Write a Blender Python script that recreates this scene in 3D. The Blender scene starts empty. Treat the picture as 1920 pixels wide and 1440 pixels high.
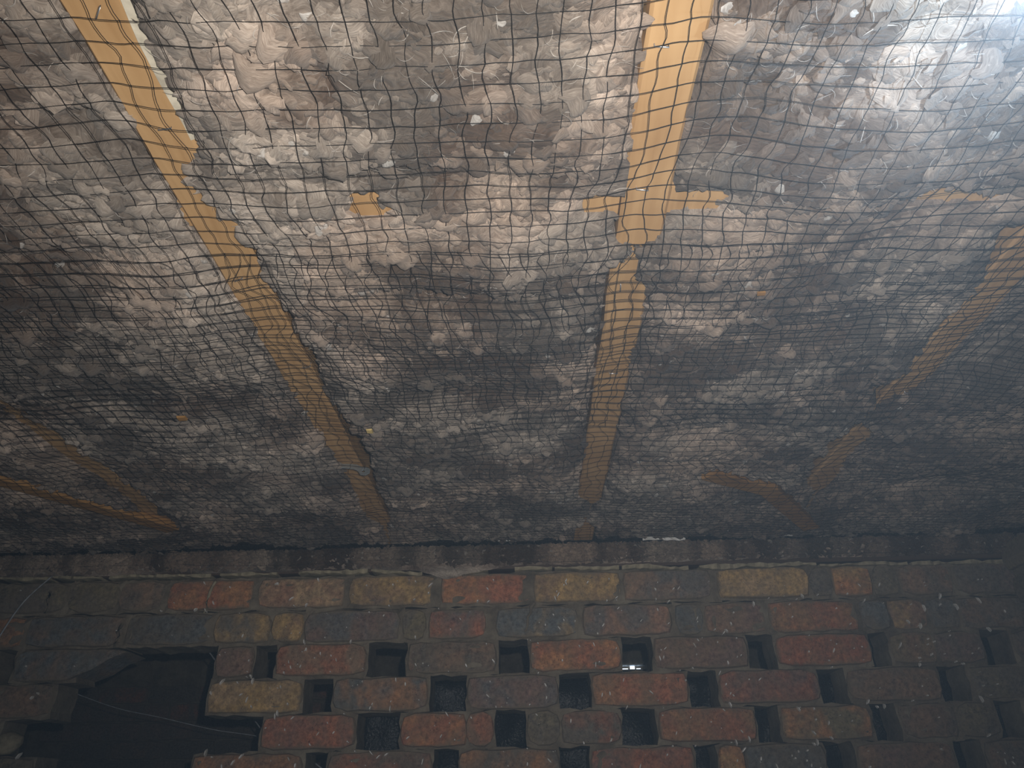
import bpy, math, random
import numpy as np
from mathutils import Matrix, Vector

random.seed(7)
rng = np.random.default_rng(11)
PI = math.pi
# ------------------------------------------------------------------ camera
CAMZ = 0.45
F_PX = 1430.0
YAW, PITCH, ROLL = math.radians(0.95), math.radians(28.7), math.radians(-1.0)
RM = Matrix.Rotation(YAW, 3, 'Z') @ Matrix.Rotation(PI / 2 + PITCH, 3, 'X') @ Matrix.Rotation(ROLL, 3, 'Z')
sc = bpy.context.scene
C = sc.collection
cam_d = bpy.data.cameras.new('camera')
cam_d.sensor_width = 36.0
cam_d.lens = 36.0 * F_PX / 1920.0
cam_d.clip_start = 0.02
cam = bpy.data.objects.new('camera', cam_d)
cam.matrix_world = Matrix.Translation((0, 0, CAMZ)) @ RM.to_4x4()
C.objects.link(cam)
sc.camera = cam
# ------------------------------------------------------------------ world, lights, exposure
w = bpy.data.worlds.new('world'); sc.world = w; w.use_nodes = True
w.node_tree.nodes['Background'].inputs[0].default_value = (0.010, 0.013, 0.014, 1)
w.node_tree.nodes['Background'].inputs[1].default_value = 1.0
vs = w.node_tree.nodes.new('ShaderNodeVolumeScatter')      # thin scatter added throughout, standing in for lamp glare
vs.inputs['Color'].default_value = (0.86, 0.94, 1.0, 1)
vs.inputs['Density'].default_value = 0.0052
vs.inputs['Anisotropy'].default_value = 0.1
w.node_tree.links.new(vs.outputs[0], w.node_tree.nodes['World Output'].inputs['Volume'])
sc.view_settings.view_transform = 'Standard'
sc.view_settings.look = 'None'
sc.view_settings.exposure = 0.0
sc.view_settings.gamma = 1.0
sc.view_settings.use_curve_mapping = False


def spot(name, loc, target, energy, col, size, blend, radius):
    d = bpy.data.lights.new(name, 'SPOT')
    d.energy = energy; d.color = col; d.spot_size = math.radians(size); d.spot_blend = blend
    d.shadow_soft_size = radius
    o = bpy.data.objects.new(name, d); C.objects.link(o)
    v = Vector(target) - Vector(loc)
    o.matrix_world = Matrix.Translation(loc) @ v.to_track_quat('-Z', 'Y').to_matrix().to_4x4()
    return o


# phone flash beside the lens, and a hand lamp off the right of the frame
spot('phone_flash', (0.030, 0.0, CAMZ + 0.035), (0.03, 0.75, CAMZ + 0.60), 30.0, (1.0, 0.95, 0.89), 118, 1.0, 0.004)
spot('hand_lamp', tuple(RM @ Vector((.292, .222, -.42)) + Vector((0, 0, CAMZ))), (0.05, 0.30, CAMZ + 0.05), 320.0, (0.60, 0.79, 1.0), 92, 1.0, 0.006)
_r = RM @ Vector((.66, .55, -1.0)); _r = _r * (.52 / _r.z)
spot('hand_lamp_beam', tuple(RM @ Vector((.37, .06, -.28)) + Vector((0, 0, CAMZ))), (_r.x, _r.y, _r.z + CAMZ), 15.0, (0.58, 0.78, 1.0), 66, 1.0, 0.012)  # second spot, added to light the upper right wool and haze bluish

# ------------------------------------------------------------------ helpers
def ray(x, y):
    return RM @ Vector(((x - 960) / F_PX, -(y - 720) / F_PX, -1.0))


JH = 0.545            # joist underside above the lens
WY = 1.82             # front of the brick wall


def on_ceiling(x, y, h=JH):
    r = ray(x, y); r = r * (h / r.z)
    return r.x, r.y


def on_wall(x, y, d=WY):
    r = ray(x, y); r = r * (d / r.y)
    return r.x, r.z + CAMZ


def tag(o, label=None, cat=None, group=None, kind=None):
    if label: o['label'] = label
    if cat: o['category'] = cat
    if group: o['group'] = group
    if kind: o['kind'] = kind
    return o


def fast_mesh(name, V, faces, n, mat, parent=None, smooth=True, attrs=None):
    """V (nv,3), faces (nf,n)"""
    me = bpy.data.meshes.new(name)
    V = np.ascontiguousarray(V, dtype=np.float32); faces = np.ascontiguousarray(faces, dtype=np.int32)
    nf = len(faces)
    me.vertices.add(len(V)); me.vertices.foreach_set('co', V.ravel())
    me.loops.add(nf * n); me.loops.foreach_set('vertex_index', faces.ravel())
    me.polygons.add(nf)
    me.polygons.foreach_set('loop_start', np.arange(0, nf * n, n, dtype=np.int32))
    try:
        me.polygons.foreach_set('loop_total', np.full(nf, n, dtype=np.int32))
    except Exception:
        pass
    me.update(calc_edges=True)
    if smooth:
        me.shade_smooth()
    for k, (typ, arr) in (attrs or {}).items():
        a = me.attributes.new(k, typ, 'POINT')
        a.data.foreach_set('color' if typ == 'FLOAT_COLOR' else 'vector', np.ascontiguousarray(arr, dtype=np.float32).ravel())
    me.materials.append(mat)
    o = bpy.data.objects.new(name, me); C.objects.link(o)
    if parent: o.parent = parent
    return o


def mesh(name, verts, faces, mat, parent=None, smooth=False):
    me = bpy.data.meshes.new(name)
    me.from_pydata([tuple(v) for v in verts], [], faces); me.update()
    if smooth: me.shade_smooth()
    me.materials.append(mat)
    o = bpy.data.objects.new(name, me); C.objects.link(o)
    if parent: o.parent = parent
    return o


def box_vf(x0, x1, y0, y1, z0, z1):
    v = [(x0, y0, z0), (x1, y0, z0), (x1, y1, z0), (x0, y1, z0), (x0, y0, z1), (x1, y0, z1), (x1, y1, z1), (x0, y1, z1)]
    f = [(0, 3, 2, 1), (4, 5, 6, 7), (0, 1, 5, 4), (1, 2, 6, 5), (2, 3, 7, 6), (3, 0, 4, 7)]
    return v, f


def box(name, b, mat, parent=None):
    v, f = box_vf(*b)
    return mesh(name, v, f, mat, parent)


def hash2(ix, iy, s):
    h = (ix * 374761393 + iy * 668265263 + s * 2246822519) & 0xFFFFFFFF
    h = ((h ^ (h >> 13)) * 1274126177) & 0xFFFFFFFF
    return ((h ^ (h >> 16)) & 0xFFFFFF) / float(0x1000000)


def vnoise(x, y, s=0):
    ix = np.floor(x).astype(np.int64); iy = np.floor(y).astype(np.int64)
    fx = x - ix; fy = y - iy
    fx = fx * fx * (3 - 2 * fx); fy = fy * fy * (3 - 2 * fy)
    a = hash2(ix, iy, s); b = hash2(ix + 1, iy, s); c = hash2(ix, iy + 1, s); d = hash2(ix + 1, iy + 1, s)
    return (a * (1 - fx) + b * fx) * (1 - fy) + (c * (1 - fx) + d * fx) * fy


def fbm(x, y, s=0, o=3):
    t = 0; a = 1; n = 0
    for k in range(o):
        t = t + a * (vnoise(x * 2 ** k + 17.3 * k, y * 2 ** k - 9.1 * k, s + k) * 2 - 1); n += a; a *= 0.5
    return t / n


def worley(x, y, s=0):
    ix = np.floor(x).astype(np.int64); iy = np.floor(y).astype(np.int64)
    best = np.full(np.shape(x), 9.0)
    for dx in (-1, 0, 1):
        for dy in (-1, 0, 1):
            jx = ix + dx; jy = iy + dy
            px = jx + hash2(jx, jy, s); py = jy + hash2(jx, jy, s + 5)
            best = np.minimum(best, (px - x) ** 2 + (py - y) ** 2)
    return np.sqrt(best)


def puff(x, y, s):
    f = worley(x, y, s)
    return np.sqrt(np.clip(1 - (f / 0.95) ** 2, 0, 1))


# ------------------------------------------------------------------ materials
def newmat(name, rough=0.9, spec=0.2):
    m = bpy.data.materials.new(name); m.use_nodes = True
    nt = m.node_tree; b = nt.nodes['Principled BSDF']
    b.inputs['Roughness'].default_value = rough
    b.inputs['Specular IOR Level'].default_value = spec
    return m, nt, b


def N(nt, t, **kw):
    n = nt.nodes.new(t)
    for k, v in kw.items():
        if k in ('operation', 'blend_type', 'data_type', 'attribute_name', 'attribute_type', 'clamp', 'feature'):
            setattr(n, k, v)
        else:
            n.inputs[k.replace('_', ' ')].default_value = v
    return n


def ramp(nt, pts, src):
    r = nt.nodes.new('ShaderNodeValToRGB')
    el = r.color_ramp.elements
    while len(el) < len(pts): el.new(0.5)
    for e, (p, c) in zip(el, pts):
        e.position = p; e.color = (*c, 1) if len(c) == 3 else c
    nt.links.new(src, r.inputs[0])
    return r


def mixc(nt, fac, a, b, bt='MIX'):
    m = nt.nodes.new('ShaderNodeMix'); m.data_type = 'RGBA'; m.blend_type = bt
    for s, i in ((fac, 0), (a, 6), (b, 7)):
        if hasattr(s, 'is_linked') or hasattr(s, 'links'): nt.links.new(s, m.inputs[i])
        elif i == 0: m.inputs[0].default_value = s
        else: m.inputs[i].default_value = (*s, 1)
    return m.outputs[2]


def bump(nt, b, h, strength, dist):
    n = nt.nodes.new('ShaderNodeBump'); n.inputs['Strength'].default_value = strength
    n.inputs['Distance'].default_value = dist
    nt.links.new(h, n.inputs['Height']); nt.links.new(n.outputs[0], b.inputs['Normal'])


def mat_wood(name, dark, light, sc_=(40, 3, 40)):
    m, nt, b = newmat(name, 0.62, 0.25)
    tc = nt.nodes.new('ShaderNodeTexCoord'); mp = nt.nodes.new('ShaderNodeMapping'); mp.inputs['Scale'].default_value = sc_
    nt.links.new(tc.outputs['Object'], mp.inputs[0])
    n = N(nt, 'ShaderNodeTexNoise', Scale=1.0, Detail=6.0, Distortion=1.2); nt.links.new(mp.outputs[0], n.inputs['Vector'])
    r = ramp(nt, [(0.3, dark), (0.7, light)], n.outputs[0])
    n2 = N(nt, 'ShaderNodeTexNoise', Scale=9.0, Detail=3.0); nt.links.new(tc.outputs['Object'], n2.inputs['Vector'])
    r2 = ramp(nt, [(0.3, (0.80, 0.76, 0.72)), (0.65, (1, 1, 1))], n2.outputs[0])
    c = mixc(nt, 1.0, r.outputs[0], r2.outputs[0], 'MULTIPLY')
    nt.links.new(c, b.inputs['Base Color'])
    bump(nt, b, n.outputs[0], 0.25, 0.002)
    return m


WOOD = mat_wood('joist_wood', (0.47, 0.285, 0.130), (0.60, 0.385, 0.190))
WOOD_B = mat_wood('strut_wood', (0.34, 0.18, 0.055), (0.48, 0.27, 0.095), (18, 18, 18))
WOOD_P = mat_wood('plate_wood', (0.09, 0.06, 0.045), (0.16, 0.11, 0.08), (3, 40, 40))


def mat_wool_base():
    m, nt, b = newmat('wool_base', 1.0, 0.05)
    at = N(nt, 'ShaderNodeAttribute', attribute_name='Col')
    tc = nt.nodes.new('ShaderNodeTexCoord')
    wv = N(nt, 'ShaderNodeTexNoise', Scale=14.0, Detail=2.0); nt.links.new(tc.outputs['Object'], wv.inputs['Vector'])
    ad = nt.nodes.new('ShaderNodeVectorMath'); ad.operation = 'MULTIPLY_ADD'
    ad.inputs[1].default_value = (0.16, 0.16, 0.16)
    nt.links.new(wv.outputs['Color'], ad.inputs[0]); nt.links.new(tc.outputs['Object'], ad.inputs[2])
    mp = nt.nodes.new('ShaderNodeMapping'); mp.inputs['Scale'].default_value = (45, 260, 160)
    nt.links.new(ad.outputs[0], mp.inputs[0])
    n = N(nt, 'ShaderNodeTexNoise', Scale=1.0, Detail=5.0, Roughness=0.6); nt.links.new(mp.outputs[0], n.inputs['Vector'])
    r = ramp(nt, [(0.28, (0.55, 0.52, 0.50)), (0.5, (0.92, 0.91, 0.90)), (0.72, (1.35, 1.36, 1.36))], n.outputs[0])
    c = mixc(nt, 1.0, at.outputs['Color'], r.outputs[0], 'MULTIPLY')
    nt.links.new(c, b.inputs['Base Color'])
    bump(nt, b, n.outputs[0], 0.7, 0.004)
    b.inputs['Sheen Weight'].default_value = 0.15
    return m


def mat_wool_tuft():
    m, nt, b = newmat('wool_tuft', 0.95, 0.08)
    at = N(nt, 'ShaderNodeAttribute', attribute_name='Col')
    tv = N(nt, 'ShaderNodeAttribute', attribute_name='tuv')
    n = N(nt, 'ShaderNodeTexNoise', Scale=1.0, Detail=5.0, Roughness=0.62, Distortion=1.6)
    nt.links.new(tv.outputs['Vector'], n.inputs['Vector'])
    r = ramp(nt, [(0.3, (0.60, 0.57, 0.55)), (0.52, (0.95, 0.94, 0.93)), (0.72, (1.35, 1.37, 1.38))], n.outputs[0])
    c = mixc(nt, 1.0, at.outputs['Color'], r.outputs[0], 'MULTIPLY')
    nt.links.new(c, b.inputs['Base Color'])
    bump(nt, b, n.outputs[0], 0.55, 0.002)
    b.inputs['Sheen Weight'].default_value = 0.25
    # thin locks let some light through
    tr = nt.nodes.new('ShaderNodeBsdfTranslucent'); nt.links.new(c, tr.inputs[0])
    mx = nt.nodes.new('ShaderNodeMixShader'); mx.inputs[0].default_value = 0.26
    nt.links.new(b.outputs[0], mx.inputs[1]); nt.links.new(tr.outputs[0], mx.inputs[2])
    nt.links.new(mx.outputs[0], nt.nodes['Material Output'].inputs[0])
    return m


WOOL = mat_wool_base(); TUFT = mat_wool_tuft()


def mat_flat(name, col, rough=0.8, spec=0.3, metal=0.0, nscale=60, var=0.35, bs=0.2):
    m, nt, b = newmat(name, rough, spec)
    tc = nt.nodes.new('ShaderNodeTexCoord')
    n = N(nt, 'ShaderNodeTexNoise', Scale=float(nscale), Detail=4.0); nt.links.new(tc.outputs['Object'], n.inputs['Vector'])
    lo = tuple(c * (1 - var) for c in col); hi = tuple(min(1, c * (1 + var)) for c in col)
    r = ramp(nt, [(0.3, lo), (0.7, hi)], n.outputs[0])
    nt.links.new(r.outputs[0], b.inputs['Base Color'])
    b.inputs['Metallic'].default_value = metal
    if bs: bump(nt, b, n.outputs[0], bs, 0.003)
    return m


NETM = mat_flat('net_plastic', (0.016, 0.014, 0.013), 0.55, 0.4, bs=0)
STEEL = mat_flat('staple_steel', (0.55, 0.55, 0.56), 0.35, 0.5, 0.8, bs=0)
ZINC = mat_flat('galvanised_steel', (0.36, 0.40, 0.42), 0.45, 0.5, 0.5, 90, 0.25, 0.1)
POLY = mat_flat('black_polythene', (0.012, 0.014, 0.016), 0.16, 0.35, nscale=170, bs=1.0)
CABLE = mat_flat('cable_sheath', (0.42, 0.45, 0.50), 0.4, 0.4, bs=0)
PAPER = mat_flat('pale_lining', (0.52, 0.47, 0.37), 0.85, 0.2, nscale=80, var=0.25)
CHIP = mat_flat('wood_chip_pale', (0.62, 0.47, 0.20), 0.8, 0.2)
FLECK_GLINT = mat_flat('plaster_fleck', (0.85, 0.82, 0.74), 0.8, 0.2, bs=0)
SOIL = mat_flat('dry_soil', (0.10, 0.08, 0.065), 0.95, 0.1, nscale=25, var=0.5, bs=0.8)
BOARD = mat_wood('floorboard_wood', (0.10, 0.07, 0.05), (0.18, 0.13, 0.09), (30, 3, 30))


def mat_mortar():
    m, nt, b = newmat('old_mortar', 0.95, 0.1)
    tc = nt.nodes.new('ShaderNodeTexCoord')
    n = N(nt, 'ShaderNodeTexNoise', Scale=16.0, Detail=7.0, Roughness=0.65); nt.links.new(tc.outputs['Object'], n.inputs['Vector'])
    r = ramp(nt, [(0.30, (0.110, 0.092, 0.070)), (0.5, (0.215, 0.180, 0.135)), (0.74, (0.33, 0.29, 0.22))], n.outputs[0])
    nt.links.new(r.outputs[0], b.inputs['Base Color'])
    n3 = N(nt, 'ShaderNodeTexNoise', Scale=220.0, Detail=3.0); nt.links.new(tc.outputs['Object'], n3.inputs['Vector'])
    ad = nt.nodes.new('ShaderNodeMath'); ad.operation = 'MULTIPLY_ADD'; ad.inputs[1].default_value = 0.3
    nt.links.new(n3.outputs[0], ad.inputs[0]); nt.links.new(n.outputs[0], ad.inputs[2])
    bump(nt, b, ad.outputs[0], 0.6, 0.006)
    return m


MORTAR = mat_mortar()
PALEMORTAR = mat_flat('pale_mortar', (0.38, 0.33, 0.23), 0.95, 0.1, nscale=60, var=0.35, bs=0.6)


def mat_brick():
    m, nt, b = newmat('stock_brick', 0.88, 0.18)
    oi = nt.nodes.new('ShaderNodeObjectInfo')
    c2 = N(nt, 'ShaderNodeAttribute', attribute_name='col2', attribute_type='OBJECT')
    pb = N(nt, 'ShaderNodeAttribute', attribute_name='patch', attribute_type='OBJECT')
    geo = nt.nodes.new('ShaderNodeNewGeometry')
    pos = geo.outputs['Position']
    # patches of the second colour, in blocks
    mp = nt.nodes.new('ShaderNodeMapping'); mp.inputs['Scale'].default_value = (1.0, 0.4, 0.8); nt.links.new(pos, mp.inputs[0])
    n = N(nt, 'ShaderNodeTexNoise', Scale=17.0, Detail=3.0, Distortion=0.5); nt.links.new(mp.outputs[0], n.inputs['Vector'])
    ad = nt.nodes.new('ShaderNodeMath'); ad.operation = 'ADD'; nt.links.new(n.outputs[0], ad.inputs[0]); nt.links.new(pb.outputs['Fac'], ad.inputs[1])
    pf = ramp(nt, [(0.43, (0, 0, 0)), (0.64, (.85, .85, .85))], ad.outputs[0])
    col = mixc(nt, pf.outputs[0], oi.outputs['Color'], c2.outputs['Color'])
    # fine mottling
    n2 = N(nt, 'ShaderNodeTexNoise', Scale=110.0, Detail=5.0, Roughness=0.7); nt.links.new(pos, n2.inputs['Vector'])
    r2 = ramp(nt, [(0.28, (0.38, 0.36, 0.36)), (0.5, (0.90, 0.90, 0.90)), (0.72, (1.45, 1.42, 1.32))], n2.outputs[0])
    col = mixc(nt, 1.0, col, r2.outputs[0], 'MULTIPLY')
    # grime and mortar smears
    n3 = N(nt, 'ShaderNodeTexNoise', Scale=26.0, Detail=6.0, Roughness=0.68); nt.links.new(pos, n3.inputs['Vector'])
    sm = ramp(nt, [(0.38, (0, 0, 0)), (0.78, (0.8, 0.8, 0.8))], n3.outputs[0])
    col = mixc(nt, sm.outputs[0], col, (0.215, 0.175, 0.13))
    # mortar smeared over the arrises
    tc = nt.nodes.new('ShaderNodeTexCoord'); sp = nt.nodes.new('ShaderNodeSeparateXYZ'); nt.links.new(tc.outputs['Generated'], sp.inputs[0])
    es = []
    for ax, p in ((0, 14.0), (2, 5.0)):
        a1 = nt.nodes.new('ShaderNodeMath'); a1.operation = 'MULTIPLY_ADD'; a1.inputs[1].default_value = 2; a1.inputs[2].default_value = -1
        nt.links.new(sp.outputs[ax], a1.inputs[0])
        a2 = nt.nodes.new('ShaderNodeMath'); a2.operation = 'ABSOLUTE'; nt.links.new(a1.outputs[0], a2.inputs[0])
        a3 = nt.nodes.new('ShaderNodeMath'); a3.operation = 'POWER'; a3.inputs[1].default_value = p; nt.links.new(a2.outputs[0], a3.inputs[0])
        es.append(a3)
    mxx = nt.nodes.new('ShaderNodeMath'); mxx.operation = 'MAXIMUM'; nt.links.new(es[0].outputs[0], mxx.inputs[0]); nt.links.new(es[1].outputs[0], mxx.inputs[1])
    n5 = N(nt, 'ShaderNodeTexNoise', Scale=38.0, Detail=5.0, Roughness=0.7); nt.links.new(pos, n5.inputs['Vector'])
    am = nt.nodes.new('ShaderNodeMath'); am.operation = 'MULTIPLY_ADD'; am.inputs[1].default_value = 0.62
    nt.links.new(mxx.outputs[0], am.inputs[0]); nt.links.new(n5.outputs[0], am.inputs[2])
    ef = ramp(nt, [(0.58, (0, 0, 0)), (0.92, (.9, .9, .9))], am.outputs[0])
    col = mixc(nt, ef.outputs[0], col, (0.225, 0.185, 0.135))
    # dark pits
    v = N(nt, 'ShaderNodeTexVoronoi', Scale=190.0); nt.links.new(pos, v.inputs['Vector'])
    pit = ramp(nt, [(0.10, (1, 1, 1)), (0.20, (0, 0, 0))], v.outputs['Distance'])
    n4 = N(nt, 'ShaderNodeTexNoise', Scale=30.0, Detail=1.0); nt.links.new(pos, n4.inputs['Vector'])
    pm = ramp(nt, [(0.5, (0, 0, 0)), (0.6, (0.8, 0.8, 0.8))], n4.outputs[0])
    pmul = nt.nodes.new('ShaderNodeMath'); pmul.operation = 'MULTIPLY'
    nt.links.new(pit.outputs[0], pmul.inputs[0]); nt.links.new(pm.outputs[0], pmul.inputs[1])
    col = mixc(nt, pmul.outputs[0], col, (0.03, 0.022, 0.02))
    nt.links.new(col, b.inputs['Base Color'])
    hs = nt.nodes.new('ShaderNodeMath'); hs.operation = 'MULTIPLY_ADD'; hs.inputs[1].default_value = -0.5
    nt.links.new(pmul.outputs[0], hs.inputs[0]); nt.links.new(n2.outputs[0], hs.inputs[2])
    bump(nt, b, hs.outputs[0], 0.6, 0.004)
    return m


BRICK = mat_brick()

# ------------------------------------------------------------------ setting shell
o = box('floor', (-2.2, 2.2, -2.2, 4.2, -0.05, 0.0), SOIL); tag(o, kind='structure')
o = box('ceiling', (-2.2, 2.2, -2.2, 4.2, CAMZ + JH + 0.125, CAMZ + JH + 0.15), BOARD); tag(o, kind='structure')
for nm, b_ in (('wall_left', (-2.3, -2.2, -2.2, 4.2, 0, 1.12)), ('wall_right', (2.2, 2.3, -2.2, 4.2, 0, 1.12)),
               ('wall_front', (-2.3, 2.3, -2.3, -2.2, 0, 1.12))):
    o = box(nm, b_, MORTAR); tag(o, kind='structure')

# ------------------------------------------------------------------ bricks
RED = (0.38, 0.155, 0.095); ORA = (0.46, 0.225, 0.110); YEL = (0.47, 0.315, 0.145); BUF = (0.47, 0.33, 0.20)
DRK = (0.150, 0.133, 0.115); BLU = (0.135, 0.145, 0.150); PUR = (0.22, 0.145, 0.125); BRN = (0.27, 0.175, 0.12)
OLV = (0.21, 0.175, 0.11); TAN = (0.36, 0.20, 0.11); PNK = (0.38, 0.215, 0.145)


def brick_geom(x0, x1, z0, z1, y0, y1, cut=None):
    """front-faceted brick; front grid irregular; cut: lower right corner broken away (x of the bottom corner)"""
    nx = max(3, int(round((x1 - x0) / 0.03))); nz = 3
    V = []; Fc = []
    idx = {}
    xs = [x0 + (x1 - x0) * i / nx for i in range(nx + 1)]; zs = [z0 + (z1 - z0) * j / nz for j in range(nz + 1)]
    for j, z in enumerate(zs):
        for i, x in enumerate(xs):
            ex = i in (0, nx); ez = j in (0, nz)
            a = 0.0022
            dx = random.uniform(-a, a); dz = random.uniform(-a, a); dy = random.uniform(-0.0012, 0.0012)
            xx, zz = x + dx, z + dz
            if ex and ez:
                xx += 0.005 * (1 if i == 0 else -1); zz += 0.005 * (1 if j == 0 else -1)
            if ex or ez: dy += 0.0035
            if cut is not None:
                lim = cut + (x1 - cut) * (j / nz)
                xx = x0 + (xx - x0) * (lim - x0) / (x1 - x0) + random.uniform(-.002, .002)
            idx[i, j] = len(V); V.append((xx, y0 + dy, zz))
    for j in range(nz):
        for i in range(nx):
            Fc.append((idx[i, j], idx[i + 1, j], idx[i + 1, j + 1], idx[i, j + 1]))
    rim = [idx[i, 0] for i in range(nx + 1)] + [idx[nx, j] for j in range(1, nz + 1)] + \
          [idx[i, nz] for i in range(nx - 1, -1, -1)] + [idx[0, j] for j in range(nz - 1, 0, -1)]
    mid = []; back = []
    cx, cz = (x0 + x1) / 2, (z0 + z1) / 2
    for r in rim:
        x, y, z = V[r]
        mid.append(len(V)); V.append((x + (0.0035 if x > cx else -0.0035) * (abs(x - cx) > (x1 - x0) * .42), y0 + 0.009, z + (0.0025 if z > cz else -0.0025) * (abs(z - cz) > (z1 - z0) * .42)))
    for r in rim:
        x, y, z = V[r]
        back.append(len(V)); V.append((x, y1 + random.uniform(-.001, .001), z))
    k = len(rim)
    for a_, b_ in ((rim, mid), (mid, back)):
        for i in range(k):
            Fc.append((a_[(i + 1) % k], a_[i], b_[i], b_[(i + 1) % k]))
    Fc.append(tuple(reversed(back)))
    return V, Fc


def add_brick(parent, x0, x1, z0, z1, y0, y1, c1, c2, patch, cut=None):
    proud = random.uniform(-0.003, 0.003)
    V, Fc = brick_geom(x0, x1, z0, z1, y0 + proud, y1, cut)
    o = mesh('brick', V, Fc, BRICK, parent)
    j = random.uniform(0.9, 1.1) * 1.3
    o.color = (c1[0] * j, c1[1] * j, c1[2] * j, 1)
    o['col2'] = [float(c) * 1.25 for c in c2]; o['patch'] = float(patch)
    return o


mv, mf = [], []            # mortar of the honeycomb wall


def add_mortar(x0, x1, z0, z1, y0, y1):
    """lumpy mortar block around a brick"""
    nx = max(2, int((x1 - x0) / 0.02)); nz = 4
    b0 = len(mv)
    for j in range(nz + 1):
        for i in range(nx + 1):
            e = i in (0, nx) or j in (0, nz)
            x = x0 + (x1 - x0) * i / nx; z = z0 + (z1 - z0) * j / nz
            x += random.uniform(-.003, .003); z += random.uniform(-.003, .003)
            y = y0 + random.uniform(-.0022, .0025) + (0.006 if e else 0)
            mv.append((x, y, z))
    for j in range(nz):
        for i in range(nx):
            a = b0 + j * (nx + 1) + i
            mf.append((a, a + 1, a + nx + 2, a + nx + 1))
    rim = [b0 + i for i in range(nx + 1)] + [b0 + j * (nx + 1) + nx for j in range(1, nz + 1)] + \
          [b0 + nz * (nx + 1) + i for i in range(nx - 1, -1, -1)] + [b0 + j * (nx + 1) for j in range(nz - 1, 0, -1)]
    bk = []
    for r in rim:
        bk.append(len(mv)); mv.append((mv[r][0], y1, mv[r][2]))
    k = len(rim)
    for i in range(k):
        mf.append((rim[(i + 1) % k], rim[i], bk[i], bk[(i + 1) % k]))
    mf.append(tuple(reversed(bk)))


WALL = bpy.data.objects.new('wall_back', None); C.objects.link(WALL); tag(WALL, kind='structure')
# rows: (mid y in the photograph, z0, z1 above lens, [(x0, x1, colour, second colour, patch bias)])
ROWS = [
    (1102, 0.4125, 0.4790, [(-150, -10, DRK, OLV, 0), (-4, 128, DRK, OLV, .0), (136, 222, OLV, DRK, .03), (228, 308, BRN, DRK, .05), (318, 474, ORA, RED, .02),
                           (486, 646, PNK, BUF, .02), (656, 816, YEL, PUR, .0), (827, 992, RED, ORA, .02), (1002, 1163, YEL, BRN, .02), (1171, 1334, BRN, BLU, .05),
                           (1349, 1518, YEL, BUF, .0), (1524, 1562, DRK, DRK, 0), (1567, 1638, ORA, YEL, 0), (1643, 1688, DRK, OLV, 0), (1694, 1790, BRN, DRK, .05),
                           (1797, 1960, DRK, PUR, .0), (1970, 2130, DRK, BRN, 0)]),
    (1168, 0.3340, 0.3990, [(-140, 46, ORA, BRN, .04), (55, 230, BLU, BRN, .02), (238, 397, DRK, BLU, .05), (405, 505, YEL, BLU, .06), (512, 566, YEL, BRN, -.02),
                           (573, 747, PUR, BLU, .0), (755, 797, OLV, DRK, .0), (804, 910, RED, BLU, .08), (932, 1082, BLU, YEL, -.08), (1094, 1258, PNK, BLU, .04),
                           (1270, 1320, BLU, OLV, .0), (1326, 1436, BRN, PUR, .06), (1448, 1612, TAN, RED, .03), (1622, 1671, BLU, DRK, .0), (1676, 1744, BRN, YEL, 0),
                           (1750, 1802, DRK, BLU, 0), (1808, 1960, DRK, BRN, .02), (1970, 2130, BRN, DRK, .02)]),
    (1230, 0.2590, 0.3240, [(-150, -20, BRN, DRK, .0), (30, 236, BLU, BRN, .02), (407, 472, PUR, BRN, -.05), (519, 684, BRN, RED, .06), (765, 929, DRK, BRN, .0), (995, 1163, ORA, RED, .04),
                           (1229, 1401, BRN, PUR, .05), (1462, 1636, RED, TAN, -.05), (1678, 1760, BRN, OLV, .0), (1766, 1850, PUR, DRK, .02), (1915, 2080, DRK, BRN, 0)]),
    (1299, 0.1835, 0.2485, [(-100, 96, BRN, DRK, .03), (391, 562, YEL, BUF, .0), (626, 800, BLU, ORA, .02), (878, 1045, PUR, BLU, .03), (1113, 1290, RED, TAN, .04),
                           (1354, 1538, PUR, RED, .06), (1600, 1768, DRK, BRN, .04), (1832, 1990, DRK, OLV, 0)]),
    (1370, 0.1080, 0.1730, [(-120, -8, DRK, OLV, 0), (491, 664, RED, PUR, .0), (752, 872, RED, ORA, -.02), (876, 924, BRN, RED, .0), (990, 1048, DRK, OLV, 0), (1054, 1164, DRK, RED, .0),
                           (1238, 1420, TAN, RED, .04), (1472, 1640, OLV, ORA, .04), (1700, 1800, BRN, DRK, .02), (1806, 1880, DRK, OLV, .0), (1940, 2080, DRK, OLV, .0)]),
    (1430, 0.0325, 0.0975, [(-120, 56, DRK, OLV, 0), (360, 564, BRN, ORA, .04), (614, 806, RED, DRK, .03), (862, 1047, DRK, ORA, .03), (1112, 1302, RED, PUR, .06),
                           (1352, 1398, YEL, ORA, 0), (1404, 1550, DRK, BLU, .03), (1614, 1795, BRN, PUR, .03), (1860, 2030, DRK, BRN, 0)]),
]
TH = 0.102
for my, z0, z1, bl in ROWS:
    for (a, b_, c1, c2, pt) in bl:
        X0 = on_wall(a, my)[0]; X1 = on_wall(b_, my)[0]
        cut = on_wall(147, my)[0] if (a, my) == (30, 1230) else None
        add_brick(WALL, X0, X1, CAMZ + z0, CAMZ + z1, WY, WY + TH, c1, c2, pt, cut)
        ia = bl.index((a, b_, c1, c2, pt))
        X1m = X1
        if ia + 1 < len(bl) and bl[ia + 1][0] - b_ < 32: X1m = on_wall(bl[ia + 1][0], my)[0]
        if cut is None:
            add_mortar(X0 - .0052, X1m + .0052, CAMZ + z0 - .0065, CAMZ + z1 + .0055, WY + .0050, WY + TH - .004)
        else:
            add_mortar(X0 - .0052, cut, CAMZ + z0 - .0055, CAMZ + z1 + .0055, WY + .0050, WY + TH - .004)
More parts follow.
